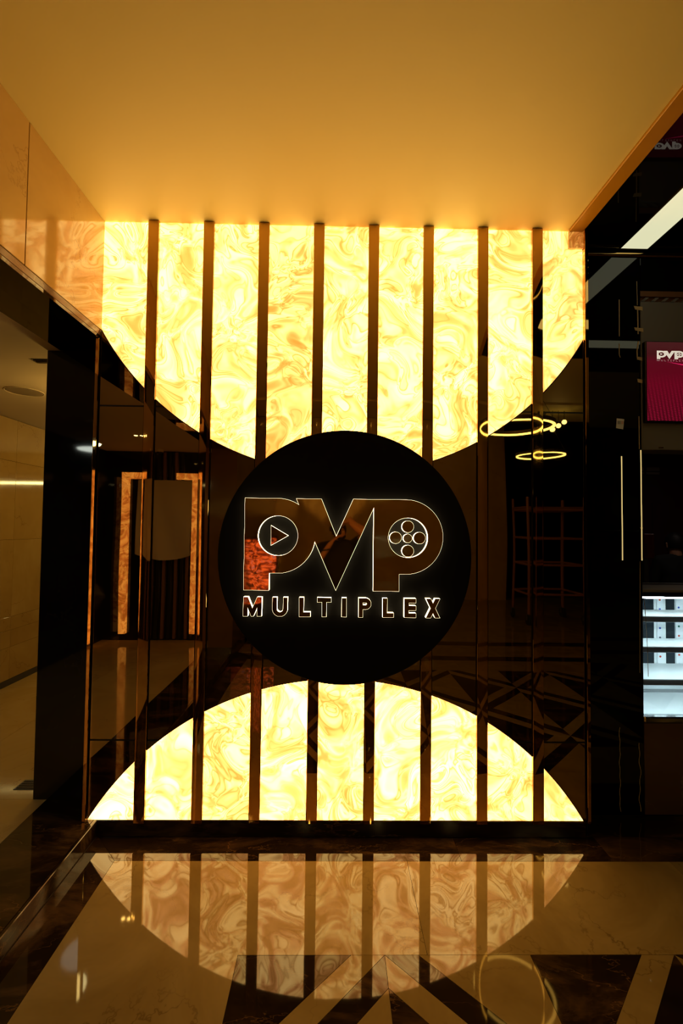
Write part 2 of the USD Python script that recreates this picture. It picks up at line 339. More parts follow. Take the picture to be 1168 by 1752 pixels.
obj('edge_trim', bbox(XL-.020, XL-.002, YP-.014, YP+.02, ZB, 2.452, .002), 'bronze_strip', wb)
obj('edge_trim', bbox(XR+.003, XR+.021, YP-.014, YP+.02, ZB-.003, H-.002, .002), 'bronze_strip', wb)
# dimly glowing amber infill in the upper right corner of the wall
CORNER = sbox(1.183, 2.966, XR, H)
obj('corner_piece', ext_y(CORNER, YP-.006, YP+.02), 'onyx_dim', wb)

# ------------------------------------------------------------------ backlit onyx
def light_panel(circle, label, variants):
    t = thing('onyx_light_panel', label, 'light panel')
    k = 0
    for i, (x0, x1) in enumerate(bays):
        g = sbox(x0, ZB+.001, x1, H-.004).intersection(circle)
        if circle is top_c: g = g.difference(CORNER.buffer(.001, join_style=2))
        for p in polys(g):
            obj('onyx_pane', ext_y(p.buffer(-.0002, join_style=2), YP+.0045, YP+.018), variants[i], t)
    return t
light_panel(top_c, 'upper backlit amber onyx panel hanging in a bowl shape below the ceiling', ['onyx_lit', 'onyx_lit', 'onyx_lit', 'onyx_lit_amber', 'onyx_lit', 'onyx_lit', 'onyx_lit', 'onyx_lit', 'onyx_lit_amber'])
light_panel(bot_c, 'lower backlit amber onyx panel rising as a dome from the black plinth', ['onyx_lit_bright', 'onyx_lit_bright', 'onyx_lit', 'onyx_lit_bright', 'onyx_lit', 'onyx_lit_bright', 'onyx_lit_bright', 'onyx_lit', 'onyx_lit'])

# ------------------------------------------------------------------ logo sign
DY = 2.305                      # face of the disc
sign = thing('logo_sign', 'round black sign with edge-lit mirror letters PVP MULTIPLEX on the feature wall', 'sign')
obj('disc', lathe([(0, 0), (.618, 0), (.6245, .004), (.6245, .026), (0, .026)], n=160).apply_transform(
    np.array([[1, 0, 0, .053], [0, 0, 1, DY], [0, -1, 0, 1.376], [0, 0, 0, 1.0]])), 'black_matte', sign, smooth=35)
def pvp_shape(n=48):
    p1 = unary_union([sbox(-.437, 1.211, -.3135, 1.4), sbox(-.437, 1.294, -.275, 1.658), Point(-.275, 1.476).buffer(.182, n).intersection(sbox(-.276, 1, 0, 2))])
    p2 = unary_union([sbox(.1895, 1.212, .3165, 1.42), sbox(.1895, 1.295, .347, 1.659), Point(.347, 1.477).buffer(.182, n).intersection(sbox(.346, 1, 1, 2))])
    v = Polygon([(-.189, 1.658), (-.065, 1.658), (.0085, 1.4777), (.0892, 1.659), (.2095, 1.659), (.009, 1.2125)])
    body = unary_union([p1, v, p2])
    ca, cb = Point(-.2745, 1.476).buffer(.0965, n), Point(.358, 1.473).buffer(.0965, n)
    tri = Polygon([(-.3095, 1.5262), (-.2240, 1.4765), (-.3085, 1.4276)])
    holes = [Point(x, z).buffer(r, 24) for x, z, r in ((.357, 1.527, .029), (.3575, 1.4085, .029), (.2975, 1.4725, .029), (.414, 1.472, .029), (.3565, 1.470, .0215))]
    return body, ca, cb, tri, holes
body, ca, cb, tri, holes = pvp_shape()
LT, LI = .030, .0010            # letter thickness, and how far the glowing edge shows around the mirror face
def lit(name, face, g, label):
    p = obj(name, ext_y(g, DY-LT, DY+.001), 'rim_light', sign, label=label)
    obj(face, ext_y(g.buffer(-LI, join_style=2), DY-LT-.0015, DY-LT+.001), 'bronze_letter', p, label='bronze mirror face')
    return p
lit('monogram', 'mirror_face', body.difference(ca.union(cb)), 'letters PVP joined in one outline with a glowing white edge')
lit('play_triangle', 'mirror_face', tri, 'play triangle in the ring of the first P')
for h in holes: lit('reel_hole', 'mirror_face', h, 'round hole of the film reel in the last P')
def stroke(pts, w, **k): return LineString(pts).buffer(w/2, cap_style=2, join_style=2, **k)
def glyph(c, x0, x1, z0, z1, w):
    xm, zm, hw = (x0+x1)/2, (z0+z1)/2, w/2
    f = sbox(x0, z0, x1, z1)
    S = lambda *p: LineString(p).buffer(hw, cap_style=3, join_style=2)
    if c == 'M': g = unary_union([S((x0+hw, z0), (x0+hw, z1)), S((x1-hw, z0), (x1-hw, z1)), LineString([(x0+hw, z1), (xm, z0+hw*1.2), (x1-hw, z1)]).buffer(hw*.95, join_style=2)])
    elif c == 'U': g = unary_union([LineString([(x0+hw, z1)] + [(xm+(xm-x0-hw)*math.cos(t), z0+hw+(xm-x0-hw)*(1+math.sin(t))) for t in np.linspace(math.pi, 2*math.pi, 20)] + [(x1-hw, z1)]).buffer(hw, cap_style=3, join_style=1)])
    elif c == 'L': g = unary_union([S((x0+hw, z0), (x0+hw, z1)), S((x0+hw, z0+hw), (x1, z0+hw))])
    elif c == 'T': g = unary_union([S((x0, z1-hw), (x1, z1-hw)), S((xm, z0), (xm, z1))])
    elif c == 'I': g = f
    elif c == 'P':
        r = (z1-z0)*.30; g = unary_union([S((x0+hw, z0), (x0+hw, z1)), LineString([(x0+hw, z1-hw), (x1-r, z1-hw)] + [(x1-r+(r-hw)*math.cos(t), z1-r+(r-hw)*math.sin(t)) for t in np.linspace(math.pi/2, -math.pi/2, 16)] + [(x0+hw, z1-2*r+hw)]).buffer(hw, join_style=1)])
    elif c == 'E': g = unary_union([S((x0+hw, z0), (x0+hw, z1)), S((x0, z0+hw), (x1, z0+hw)), S((x0, z1-hw), (x1, z1-hw)), S((x0, zm), (x1-.003, zm))])
    elif c == 'X': g = unary_union([LineString([(x0+hw*.9, z0-.01), (x1-hw*.9, z1+.01)]).buffer(hw), LineString([(x0+hw*.9, z1+.01), (x1-hw*.9, z0-.01)]).buffer(hw)])
    return g.intersection(f)
WORD = [('M', -.436, -.347), ('U', -.296, -.222), ('L', -.167, -.111), ('T', -.080, -.011), ('I', .038, .063), ('P', .120, .182), ('L', .237, .291), ('E', .342, .399), ('X', .444, .519)]
for c, x0, x1 in WORD:
    lit('letter', 'mirror_face', glyph(c, x0, x1, 1.086, 1.179, .0225), f'letter {c} of MULTIPLEX with a glowing edge')

# ------------------------------------------------------------------ ceilings
ce = struct('ceiling', 'plain painted ceiling glowing amber in the light of the onyx')
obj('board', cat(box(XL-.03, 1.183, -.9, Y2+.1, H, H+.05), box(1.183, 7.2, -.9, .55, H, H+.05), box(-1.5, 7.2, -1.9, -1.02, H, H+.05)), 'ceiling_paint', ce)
obj('slot', box(-1.5, 7.2, -1.02, -.9, H+.04, H+.08), 'black_edge', ce)
tr = struct('trim_1', 'amber-brown painted strip along the right edge of the amber ceiling')
obj('strip', bbox(1.184, 1.256, .55, YP-.004, H-.012, H+.03, .0025), 'trim_paint', tr)
cb_ = struct('ceiling_black', 'glossy black ceiling over the counter on the right')
for x0, x1 in ((1.257, 1.535), (1.695, 3.2), (3.2, 7.0)):
    for y0, y1 in ((.55, 1.145), (1.315, 2.60)):
        obj('panel', box(x0+.0008, x1-.0008, y0, y1, H, H+.03), 'black_glass', cb_)
obj('panel', box(1.535, 1.695, .55, 1.145, H, H+.03), 'black_glass', cb_); obj('panel', box(1.535, 1.695, 2.487, 2.60, H, H+.03), 'black_glass', cb_)
obj('panel', box(1.257, 1.535, 1.145, 1.315, H, H+.03), 'black_glass', cb_); obj('panel', box(3.2, 7.0, 1.145, 1.315, H, H+.03), 'black_glass', cb_)
obj('backing', box(1.25, 7.0, .5, 2.6, H+.05, H+.08), 'black_edge', cb_)
tag(obj('ceiling_high', box(-3.2, 7.2, -8, -1.9, 4.2, 4.25), 'black_edge'), 'dark high ceiling behind the viewer', None, None, 'structure')
obj('drop', box(-3.2, 7.2, -1.93, -1.9, H, 4.2), 'black_edge', ce)
# linear lights let into the black ceiling
lt = thing('linear_light', 'white linear light running back along the black ceiling', 'ceiling light')
obj('diffuser', box(1.541, 1.689, 1.321, 2.481, H-.002, H+.02), 'strip_diffuser', lt)
obj('frame', cat(box(1.536, 1.541, 1.316, 2.486, H-.004, H+.02), box(1.689, 1.694, 1.316, 2.486, H-.004, H+.02), box(1.536, 1.694, 2.481, 2.486, H-.004, H+.02)), 'lamp_body', lt)
lt = thing('linear_light', 'second linear light across the black ceiling, seen only mirrored in the black panel', 'ceiling light')
obj('diffuser', box(1.541, 3.195, 1.151, 1.309, H-.002, H+.02), 'strip_diffuser', lt)
obj('frame', cat(box(1.536, 3.2, 1.146, 1.151, H-.004, H+.02), box(1.70, 3.2, 1.309, 1.314, H-.004, H+.02)), 'lamp_body', lt)

# ------------------------------------------------------------------ left: stone fascia, lintel, black jamb, corridor
wl = struct('wall_left', 'beige marble fascia over the opening on the left, with a dark lintel under it')
for y0, y1 in ((1.763, 2.356), (.55, 1.763), (-.95, .55)):
    obj('stone_panel', bbox(XL-.034, XL-.003, y0+.0016, y1-.0016, 2.502, H, .0015), 'beige_wall', wl)
obj('bronze_band', bbox(XL-.034, XL-.004, -.95, 2.356, 2.470, 2.5005, .002), 'brown_stone', wl)
obj('core', box(-1.486, XL-.036, -.95, Y2+.12, 2.463, H+.02), 'black_edge', wl)
obj('lintel', box(-1.487, XL-.004, -.95, Y2, 2.454, 2.469), 'black_glass', wl)
obj('pier', box(-1.487, XL-.004, -2.2, -.95, 0.0, H), 'brown_stone', wl)
jm = struct('wall_left_jamb', 'tall black polished stone jamb panel left of the feature wall')
obj('panel', bbox(-1.557, XL-.016, Y2, Y2+.12, STEP_Z+.001, 2.4535, .003), 'black_column', jm)
wc = struct('wall_far_left', 'beige marble wall of the corridor with thin joints')
zj = [STEP_Z+.055, .42, .57, .69, 1.375, 2.075, CORR_Z]
for i in range(len(zj)-1):
    for y0, y1 in ((2.4, 3.40), (3.40, 4.25), (4.25, 5.10), (5.10, 6.2)):
        obj('stone_panel', bbox(CORR_X-.03, CORR_X, y0+.001, y1-.001, zj[i]+.001, zj[i+1]-.001, .001), 'beige_wall', wc)
obj('skirting', box(CORR_X-.03, CORR_X-.002, 2.4, 6.2, STEP_Z, STEP_Z+.053), 'grey_post', wc)
obj('core', box(CORR_X-.15, CORR_X-.028, 2.4, 6.3, 0, 2.6), 'grout', wc)
obj('black_panel', box(CORR_X-.15, CORR_X, -1.3, 2.4, STEP_Z, 2.6), 'black_column', wc)
tag(obj('wall_corridor_end', box(CORR_X-.1, -1.15, 6.2, 6.3, 0, 2.6), 'brown_stone'), 'end wall of the corridor behind the black jamb', None, None, 'structure')
tag(obj('wall_corridor_right', box(-1.21, XL-.02, Y2+.121, 6.2, 0, 2.6), 'brown_stone'), 'right wall of the corridor behind the feature wall', None, None, 'structure')
cc = struct('ceiling_corridor', 'low painted ceiling of the corridor on the left')
VENT = sbox(-1.745, 2.64, -1.60, 2.72)
obj('board', ext_z(sbox(CORR_X-.05, -1.3, -1.487, 6.3).difference(VENT).union(sbox(-1.4875, Y2+.121, -1.15, 6.3)), CORR_Z+.004, CORR_Z+.05), 'white_paint', cc)
v = thing('ceiling_vent', 'dark slot vent in the corridor ceiling beside the black jamb', 'vent')
obj('box', box(-1.745, -1.60, 2.64, 2.72, CORR_Z+.03, CORR_Z+.048), 'black_edge', v)
for k in range(3): obj('slat', box(-1.74, -1.605, 2.655+.022*k, 2.660+.022*k, CORR_Z+.006, CORR_Z+.028), 'black_edge', v)
sp = thing('ceiling_speaker', 'round grey flush speaker in the corridor ceiling', 'speaker')
obj('grille', lathe([(0, -.004), (.105, -.004), (.117, 0)], (-2.205, 3.31, CORR_Z+.004), 48), 'speaker_grey', sp)
obj('rim', torus((-2.205, 3.31, CORR_Z+.003), .119, .004, n=48, k=10), 'white_paint', sp, smooth=40)
for k, y in enumerate((3.30, 4.9)):  # unseen lamps added to brighten the corridor
    d = thing('globe_pendant', f'added warm globe pendant hidden behind the black jamb, the {("nearer", "farther")[k]} one', 'pendant lamp', loc=(-1.62, y, 2.10))
    obj('globe', sphere((0, 0, 0), .065, 3), 'added_corridor_lamp', d, smooth=True); obj('cable', cyl((0, 0, .06), (0, 0, CORR_Z+.004-2.10), .004, 8), 'cable', d)
    obj('rose', cyl((0, 0, CORR_Z-.02-2.10), (0, 0, CORR_Z+.004-2.10), .04, 20), 'lamp_body', d)
fb = thing('floor_box', 'small dark floor grille beside the foot of the black jamb', 'floor grille')
obj('frame', bbox(-1.72, -1.50, 2.60, 2.70, STEP_Z, STEP_Z+.003, .001), 'steel_dark', fb)
for k in range(4): obj('bar', box(-1.71, -1.51, 2.610+.022*k, 2.620+.022*k, STEP_Z+.003, STEP_Z+.005), 'black_edge', fb)
led = thing('led_strip', 'yellow led line mirrored across the polished corridor wall', 'led strip')
obj('profile', bbox(CORR_X+.02, -1.25, 6.178, 6.2, 2.03, 2.075, .002), 'lamp_body', led)
obj('diffuser', box(CORR_X+.03, -1.26, 6.170, 6.180, 2.038, 2.067), 'led_line', led)

# ------------------------------------------------------------------ right: black panel, bulkhead, counter
wr = struct('wall_right_panel', 'tall glossy black glass panel right of the feature wall')
for z0, z1 in ((.012, 1.520), (1.522, 3.026)):
    obj('panel', bbox(1.282, 1.664, Y2, Y2+.012, z0, z1, .001), 'black_glass', wr)
obj('core', box(1.24, 1.660, Y2+.012, Y2+.14, 0, H), 'black_edge', wr)
for x0, x1 in ((1.668, 2.9), (2.902, 5.2)):
    obj('panel', bbox(x0, x1, Y2, Y2+.012, 2.845, 3.026, .001), 'black_glass', wr)
obj('core', box(1.66, 5.2, Y2+.012, Y2+.14, 2.845, H), 'black_edge', wr)
t2 = struct('trim_2', 'dark bronze moulding where the black panel meets the black ceiling')
prof = Polygon([(Y2+.002, 3.028), (Y2+.002, 3.060)] + [(Y2-.013*math.sin(a)**.8-.0005, 3.044+.0155*math.cos(a)) for a in np.linspace(.05, math.pi-.05, 14)])
obj('moulding', ext_x(prof, 1.282, 5.2), 'bronze_strip', t2, smooth=40)
bh = struct('wall_bulkhead', 'grey bulkhead over the counter, behind the crimson screen')
obj('board', bbox(1.668, 5.2, Y2, Y2+.14, 1.962, 2.782, .003), 'grey_board', bh)
gr = thing('slatted_grille', 'painted reflection of brown slanted slats along the top of the grey bulkhead', 'grille')  # slats modelled in place of a reflection
obj('back', box(1.668, 4.0, Y2+.02, Y2+.04, 2.784, 2.843), 'timber_dark', gr)
for k in range(40):
    x = 1.672 + k*.056
    obj('slat', ext_y(Polygon([(x, 2.785), (x+.020, 2.785), (x+.045, 2.806), (x+.025, 2.806)]), Y2+.002, Y2+.02), 'grey_board', gr)
obj('rail', box(1.668, 4.0, Y2+.002, Y2+.02, 2.812, 2.842), 'timber_dark', gr)
hk = thing('ceiling_hook', 'small brass hook plate low on the grey bulkhead', 'hook')
obj('plate', bbox(1.757, 1.785, Y2-.004, Y2, 1.972, 1.978, .001), 'gold', hk)

# screen
SY = 2.482
tv = thing('screen', 'wall screen with crimson dotted picture and PVP MULTIPLEX logo over the counter', 'screen')
obj('bezel', bbox(1.672, 2.470, SY, Y2-.0005, 2.108, 2.551, .003), 'bezel', tv)
obj('display', box(1.680, 2.463, SY-.001, SY+.002, 2.116, 2.546), 'screen_red', tv)
def small_logo(x0, z1, w, h):
    g = body.difference(ca.union(cb)); g = unary_union([g, tri] + holes)
    b = g.bounds; g = affinity.translate(g, -b[0], -b[3]); g = affinity.scale(g, w/(b[2]-b[0]), h/(b[3]-b[1]), origin=(0, 0))
    return affinity.translate(g, x0, z1)
obj('logo', ext_y(small_logo(1.734, 2.4985, .150, .046), SY-.0016, SY-.0009), 'logo_print', tv, label='pale PVP logo on the screen')
def text_xz(s, h, x0, z0, y, bold=False, width=None, d=.0006):
    m = meshkit.text_mesh(s, h, d, bold); v = m.vertices.copy()
    if width: v[:, 0] *= width/(v[:, 0].max()-v[:, 0].min())
    m.vertices = np.c_[x0 + v[:, 0]-v[:, 0].min(), y - v[:, 2], z0 + v[:, 1]]
    return m
obj('lettering', text_xz('M U L T I P L E X', .0095, 1.735, 2.4405, SY-.001, width=.148), 'text_print', tv, label='small word MULTIPLEX under the logo')
obj('light_streak', ext_y(Polygon([(1.79, 2.4375), (1.88, 2.4245), (2.05, 2.394), (2.463, 2.30), (2.463, 2.275), (2.05, 2.384), (1.88, 2.4195)]), SY-.0014, SY-.0009), 'screen_streak', tv)

# counter and fridge
kt = thing('counter', 'brown stone counter front under the display fridge', 'counter')
for x0, x1 in ((1.668, 2.5), (2.502, 3.6)):
    obj('front_panel', bbox(x0, x1, Y2, Y2+.03, .013, .492, .002), 'brown_stone', kt)
obj('body', box(1.668, 3.6, Y2+.03, 3.05, .001, .490), 'black_edge', kt)
fr = thing('display_fridge', 'lit white display fridge with three empty shelves on the stone counter', 'fridge')
FX0, FX1, FY0, FY1 = 1.668, 2.75, Y2+.004, 2.99
obj('base_rail', bbox(FX0, FX1, FY0-.006, FY0+.03, .494, .526, .006), 'chrome', fr)
obj('deck', box(FX0, FX1, FY0+.03, FY1, .494, .516), 'fridge_white', fr)
obj('top', bbox(FX0, FX1, FY0, 2.75, 1.185, 1.203, .002), 'grey_board', fr); obj('top_rail', bbox(FX0, FX1, FY0-.002, FY0+.014, 1.166, 1.190, .002), 'bezel', fr)
obj('top_rear', box(FX0, FX1, 2.75, FY1, 1.150, 1.185), 'bezel', fr)
obj('side', box(FX0, FX0+.006, FY0+.014, FY1, .516, 1.185), 'fridge_white', fr); obj('side', box(FX1-.012, FX1, FY0+.014, FY1, .516, 1.185), 'fridge_white', fr)
obj('front_glass', box(FX0+.002, FX1-.002, FY0+.002, FY0+.007, .528, 1.166), 'clear_pane', fr)
for z, yb in ((1.057, 2.745), (.893, 2.735), (.718, 2.84)):
    s = obj('shelf', bbox(FX0+.008, FX1-.014, FY0+.022, yb, z-.012, z, .002), 'fridge_white', fr)
    obj('rail', bbox(FX0+.008, FX1-.014, FY0+.012, FY0+.022, z-.030, z+.0005, .002), 'fridge_rail', s)
for z in (1.164, 1.044, .880, .705):
    obj('light_tube', box(FX0+.02, FX1-.03, FY0+.0235, FY0+.040, z-.012, z), 'fridge_tube', fr)
obj('back', box(FX0, FX1, FY1, FY1+.02, .494, 1.185), 'fridge_white', fr)
for x0, x1 in ((1.90, 2.050), (2.130, 2.185), (2.29, 2.45), (2.50, 2.70)):
    obj('rear_window', box(x0, x1, FY1-.004, FY1, .60, 1.14), 'fridge_glass_dark', fr)
for i, (x0, x1) in enumerate(((2.070, 2.108), (2.192, 2.262))):
    lb = obj('label_strip', box(x0, x1, FY1-.006, FY1-.002, .56, 1.14), 'paper', fr, label='white paper strip with small coloured signs')
    for k in range(9):
        z = .60 + .06*k + .012*i
        mt = ('dot_red', 'dot_blue', 'ink', 'dot_green', 'dot_red', 'dot_blue')[(k*5+i*2) % 6]
        obj('dot', cyl((x0+.018, FY1-.0075, z), (x0+.018, FY1-.0055, z), .0065, 12), mt, lb)
def grille(y0, y1, zz):
    g = obj('grille', box(FX0+.008, FX1-.014, y0, y1, zz, zz+.001), 'fridge_white', fr)
    bars = []
    for k in range(110):
        x = FX0 + .012 + k*.0095; sk = .012
        if x+.014 > FX1-.016: break
        for r in range(2):
            ya = y0 + (y1-y0)*(r*.5+.06); yb = ya + (y1-y0)*.38
            bars.append(ext_z(Polygon([(x, ya), (x+.0048, ya), (x+.0048+.004, yb), (x+.004, yb)]), zz+.001, zz+.0016))
    obj('slots', cat(*bars), 'grille_black', g)
grille(FY0+.036, FY0+.062, .516); grille(2.915, 2.975, .516)
pts = [(1.672, 2.509, 1.166), (1.676, 2.509, 1.09), (1.683, 2.509, .98), (1.687, 2.509, .88), (1.6885, 2.509, .79), (1.690, 2.509, .74)]  # path of a gold rod drawn in place of a reflection in the glass
yc = thing('yellow_cord', 'painted reflection of a thin yellow cord in the glass of the display fridge', 'cord')
obj('cord', cat(*[cyl(a, b, .0013, 8) for a, b in zip(pts, pts[1:])]), 'gold', yc)

# room behind the counter
rb = struct('wall_rear_right', 'dark red back wall of the room behind the counter')
obj('board', box(1.6, 6.0, 5.6, 5.7, 0, 2.6), 'red_dark', rb); obj('pilaster', bbox(3.83, 3.93, 5.57, 5.6, 0, 1.86, .004), 'red_dark', rb)
tag(obj('wall_side_right', box(1.60, 1.664, Y2+.14, 5.6, 0, 2.6), 'red_dark'), 'side wall of the dark room behind the counter', None, None, 'structure')
tag(obj('wall_side_far', box(6.0, 6.1, Y2, 5.7, 0, 2.6), 'red_dark'), 'far side wall of the dark room behind the counter', None, None, 'structure')
tag(obj('ceiling_rear', box(1.6, 6.1, Y2+.14, 5.7, 2.5, 2.6), 'black_edge'), 'dark ceiling of the room behind the counter', None, None, 'structure')
for k, (x0, x1, w) in enumerate(((3.62, 3.735, 'left'), (3.765, 3.925, 'right'))):
    b_ = thing('wall_board', f'pair of dim pale strips high on the dark red wall, the {"narrower" if k == 0 else "wider"} of the two', 'board', 'pale strips behind the counter')
    obj('strip', bbox(x0, x1, 5.585, 5.6, 2.245, 2.290, .002), 'dim_pale', b_); obj('strip', bbox(x0, x1, 5.585, 5.6, 2.205, 2.232, .002), 'dim_pale', b_)
    obj('back', box(x0, x1, 5.592, 5.6, 2.20, 2.295), 'red_dark', b_)
tm = thing('red_terminal', 'dark red box terminal on a grey post behind the counter', 'terminal')
obj('post', bbox(2.655, 2.695, 3.98, 4.05, 0, 1.285, .003), 'grey_post', tm); obj('base', bbox(2.58, 2.78, 3.92, 4.12, 0, .02, .004), 'grey_post', tm)
obj('box', bbox(2.650, 2.740, 3.97, 4.06, 1.285, 1.495, .004), 'red_panel', tm)
for k in range(6): obj('slot', box(2.655, 2.672, 3.968, 3.971, 1.31+.018*k, 1.318+.018*k), 'black_edge', tm)

# tape tabs, thin yellow lines, two painted reflections and a sticker on the black panel
def tab(pts, where, y=Y2):
    t = obj('tape_tab', ext_y(Polygon(pts), y-.0011, y-.0001), 'tape'); tag(t, where, 'tape', 'tape tabs on the edge of the black panel')
tab([(1.629, 2.756), (1.677, 2.752), (1.678, 2.731), (1.637, 2.736)], 'torn yellow tape tab at the right edge of the black panel, topmost')
tab([(1.630, 2.637), (1.680, 2.632), (1.681, 2.612), (1.636, 2.620)], 'yellow tape tab at the right edge of the black panel, second from the top')
tab([(1.643, 2.475), (1.688, 2.468), (1.688, 2.448), (1.645, 2.458)], 'yellow tape tab beside the left edge of the crimson screen')
tab([(1.645, 2.352), (1.690, 2.344), (1.690, 2.324), (1.648, 2.332)], 'yellow tape tab low beside the crimson screen')
tab([(1.652, 1.540), (1.668, 1.540), (1.668, 1.531), (1.656, 1.531)], 'tiny yellow tape end at the middle joint of the black panel')
def line(pts, label, w=.0035, m='gold'):
    pm = LineString(pts).buffer(w/2, cap_style=2)
    p = obj('brass_line', ext_y(pm, Y2-.0012, Y2-.0001), m); tag(p, label, 'strip', 'thin lines on the black panel')
line([(1.647, 2.895), (1.649, 2.76)], 'short thin yellow line above the topmost tape tab', .0028, 'tape')
line([(1.650, 2.752), (1.652, 2.60)], 'thin yellow line running through the upper two tape tabs', .006, 'tape')
line([(1.653, 2.560), (1.645, 2.505), (1.646, 2.47)], 'short bent yellow line above the tape tab beside the screen', .006, 'tape')
line([(1.548, 2.79), (1.548, 2.585)], 'upper yellow line left of the tape tabs, nearest the feature wall', .0045, 'tape')
line([(1.547, 2.545), (1.546, 2.485), (1.552, 2.468)], 'little hooked yellow line under the upper yellow line', .004, 'tape')
line([(1.652, 2.145), (1.653, 1.965)], 'yellow line under the sticker height at the panel edge', .0045, 'tape')
line([(1.555, 1.925), (1.556, 1.36)], 'long straight painted reflection in the middle of the black panel', .0065, 'reflection_glow')  # this and the next: a reflection painted as a glowing strip
line([(1.661, 1.960), (1.662, 1.36)], 'long straight painted reflection near the right edge of the black panel', .0065, 'reflection_glow')
line([(1.651, 1.355), (1.645, .76)], 'faint lower yellow line near the right edge of the black panel', .003, 'tape')
wv = [(1.533 + .0035*math.sin(z*61)*math.sin(z*23+1), z) for z in np.linspace(.47, .03, 60)]
line(wv, 'wavy yellow line low in the middle of the black panel', .0030, 'tape')
wv = [(1.640 + .006*math.sin(z*47)*math.sin(z*19), z) for z in np.linspace(.39, .03, 60)]
line(wv, 'wavy yellow line low near the right edge of the black panel', .0030, 'tape')
st = thing('sticker', 'small white label sticker stuck on the black panel beside the bulkhead', 'sticker')
obj('paper', ext_y(Polygon([(1.530, 2.132), (1.571, 2.128), (1.565, 2.072), (1.526, 2.078)]), Y2-.0010, Y2-.0001), 'paper', st)
for k in range(9): obj('print', ext_y(Polygon([(1.534+.0036*k, 2.118), (1.5356+.0036*k, 2.118), (1.5352+.0036*k, 2.100), (1.5336+.0036*k, 2.100)]), Y2-.0014, Y2-.0009), 'ink' if k < 6 else 'dot_red', st)

# ------------------------------------------------------------------ what stands behind the viewer and is seen in the mirrors, plus added unseen downlights
tag(obj('wall_front', box(-1.5, 3.67, -5.6, -5.4, 0, 4.2), 'beige_wall'), 'beige stone wall behind the viewer', None, None, 'structure')
tag(obj('wall_front_dark', box(3.67, 7.2, -7.2, -7.0, 0, 4.2), 'black_column'), 'dark far wall behind the viewer on the right', None, None, 'structure')
tag(obj('wall_right', box(7.0, 7.2, -7.2, 2.6, 0, 4.2), 'black_column'), 'dark side wall far to the right', None, None, 'structure')
tag(obj('pier_left', box(-1.487, XL-.004, -5.5, -2.2, 0.0, 4.2), 'brown_stone'), 'brown stone wall running back on the left behind the viewer', None, None, 'structure')
pw = struct('wall_portal', 'dark wall with a lit amber doorway frame, seen mirrored in the left panels')
obj('board', box(CORR_X, -1.487, -1.36, -1.26, STEP_Z, 2.6), 'black_column', pw)
for x0, x1 in ((-2.665, -2.59), (-1.795, -1.72)):
    obj('lit_post', bbox(x0, x1, -1.262, -1.20, .17, 2.10, .002), 'onyx_portal', pw)
for x0, x1 in ((-2.665, -2.40), (-2.00, -1.72)):
    obj('lit_head', bbox(x0, x1, -1.262, -1.20, 2.101, 2.18, .002), 'onyx_portal', pw)
for k in range(9):
    x = -2.40 + k*.075
    obj('slat', bbox(x, x+.035, -1.262, -1.225, .10, 2.44 if 1 < k < 7 else 2.06, .002), 'slat_brown' if k % 2 else 'slat_black', pw)
obj('lit_post', bbox(CORR_X, CORR_X+.03, -.98, -.88, .12, 2.15, .002), 'onyx_portal', pw)
n = 28; gx, gz = np.meshgrid(np.linspace(0, 1, n), np.linspace(0, 1, n))
cx = -2.44 + .66*gx + .05*(1-gz)*(gx-.5) ; cz = 1.16 + .92*gz - .07*np.sin(3.1*gx)*(1-gz) ; cy = -1.125 + .045*np.sin(15*gx + 4*gz + 2*np.sin(4*gx))*(1-gz*.8)*(.4+gx) + .05*(gx-.2)*(1-gz)
top = np.c_[cx.ravel(), cy.ravel(), cz.ravel()]; bk = top - (0, .004, 0); f = []
for j in range(n-1):
    for i in range(n-1):
        a = j*n+i; f += [[a, a+1, a+n+1], [a, a+n+1, a+n]]
f = np.array(f); ff = np.vstack([f[:, ::-1], f+n*n])
brd = [i for i in range(n)] + [j*n+n-1 for j in range(1, n)] + [(n-1)*n+i for i in range(n-2, -1, -1)] + [j*n for j in range(n-2, 0, -1)]
for a, b in zip(brd, brd[1:]+brd[:1]): ff = np.vstack([ff, [[a, b, b+n*n], [a, b+n*n, a+n*n]]])
cm = trimesh.Trimesh(np.vstack([top, bk]), ff, process=False); cm.fix_normals()
tag(obj('dust_sheet', cm, 'cloth', smooth=60), 'pale dust sheet hung over the slatted doorway, seen mirrored at the left', 'sheet')
def pendant(loc, r, label):
    p = thing('pendant_lamp', label, 'pendant lamp', loc=loc)
    obj('shade', lathe([(.012, .10), (.03, .10), (r*.6, .06), (r, .0), (r-.006, 0), (r*.58, .053), (.012, .09)], n=40), 'lamp_body', p, smooth=40)
    obj('diffuser', lathe([(0, -.006), (r*.9, -.004), (r*.93, .006), (0, .012)], n=40), 'lamp_white', p)
    obj('cable', cyl((0, 0, .095), (0, 0, CORR_Z+.004-loc[2]), .003, 8), 'cable', p); obj('rose', cyl((0, 0, CORR_Z-.02-loc[2]), (0, 0, CORR_Z+.004-loc[2]), .04, 20), 'lamp_body', p)
pendant((-2.127, .80, 2.19), .19, 'white pendant lamp in the corridor, seen mirrored at the black jamb')
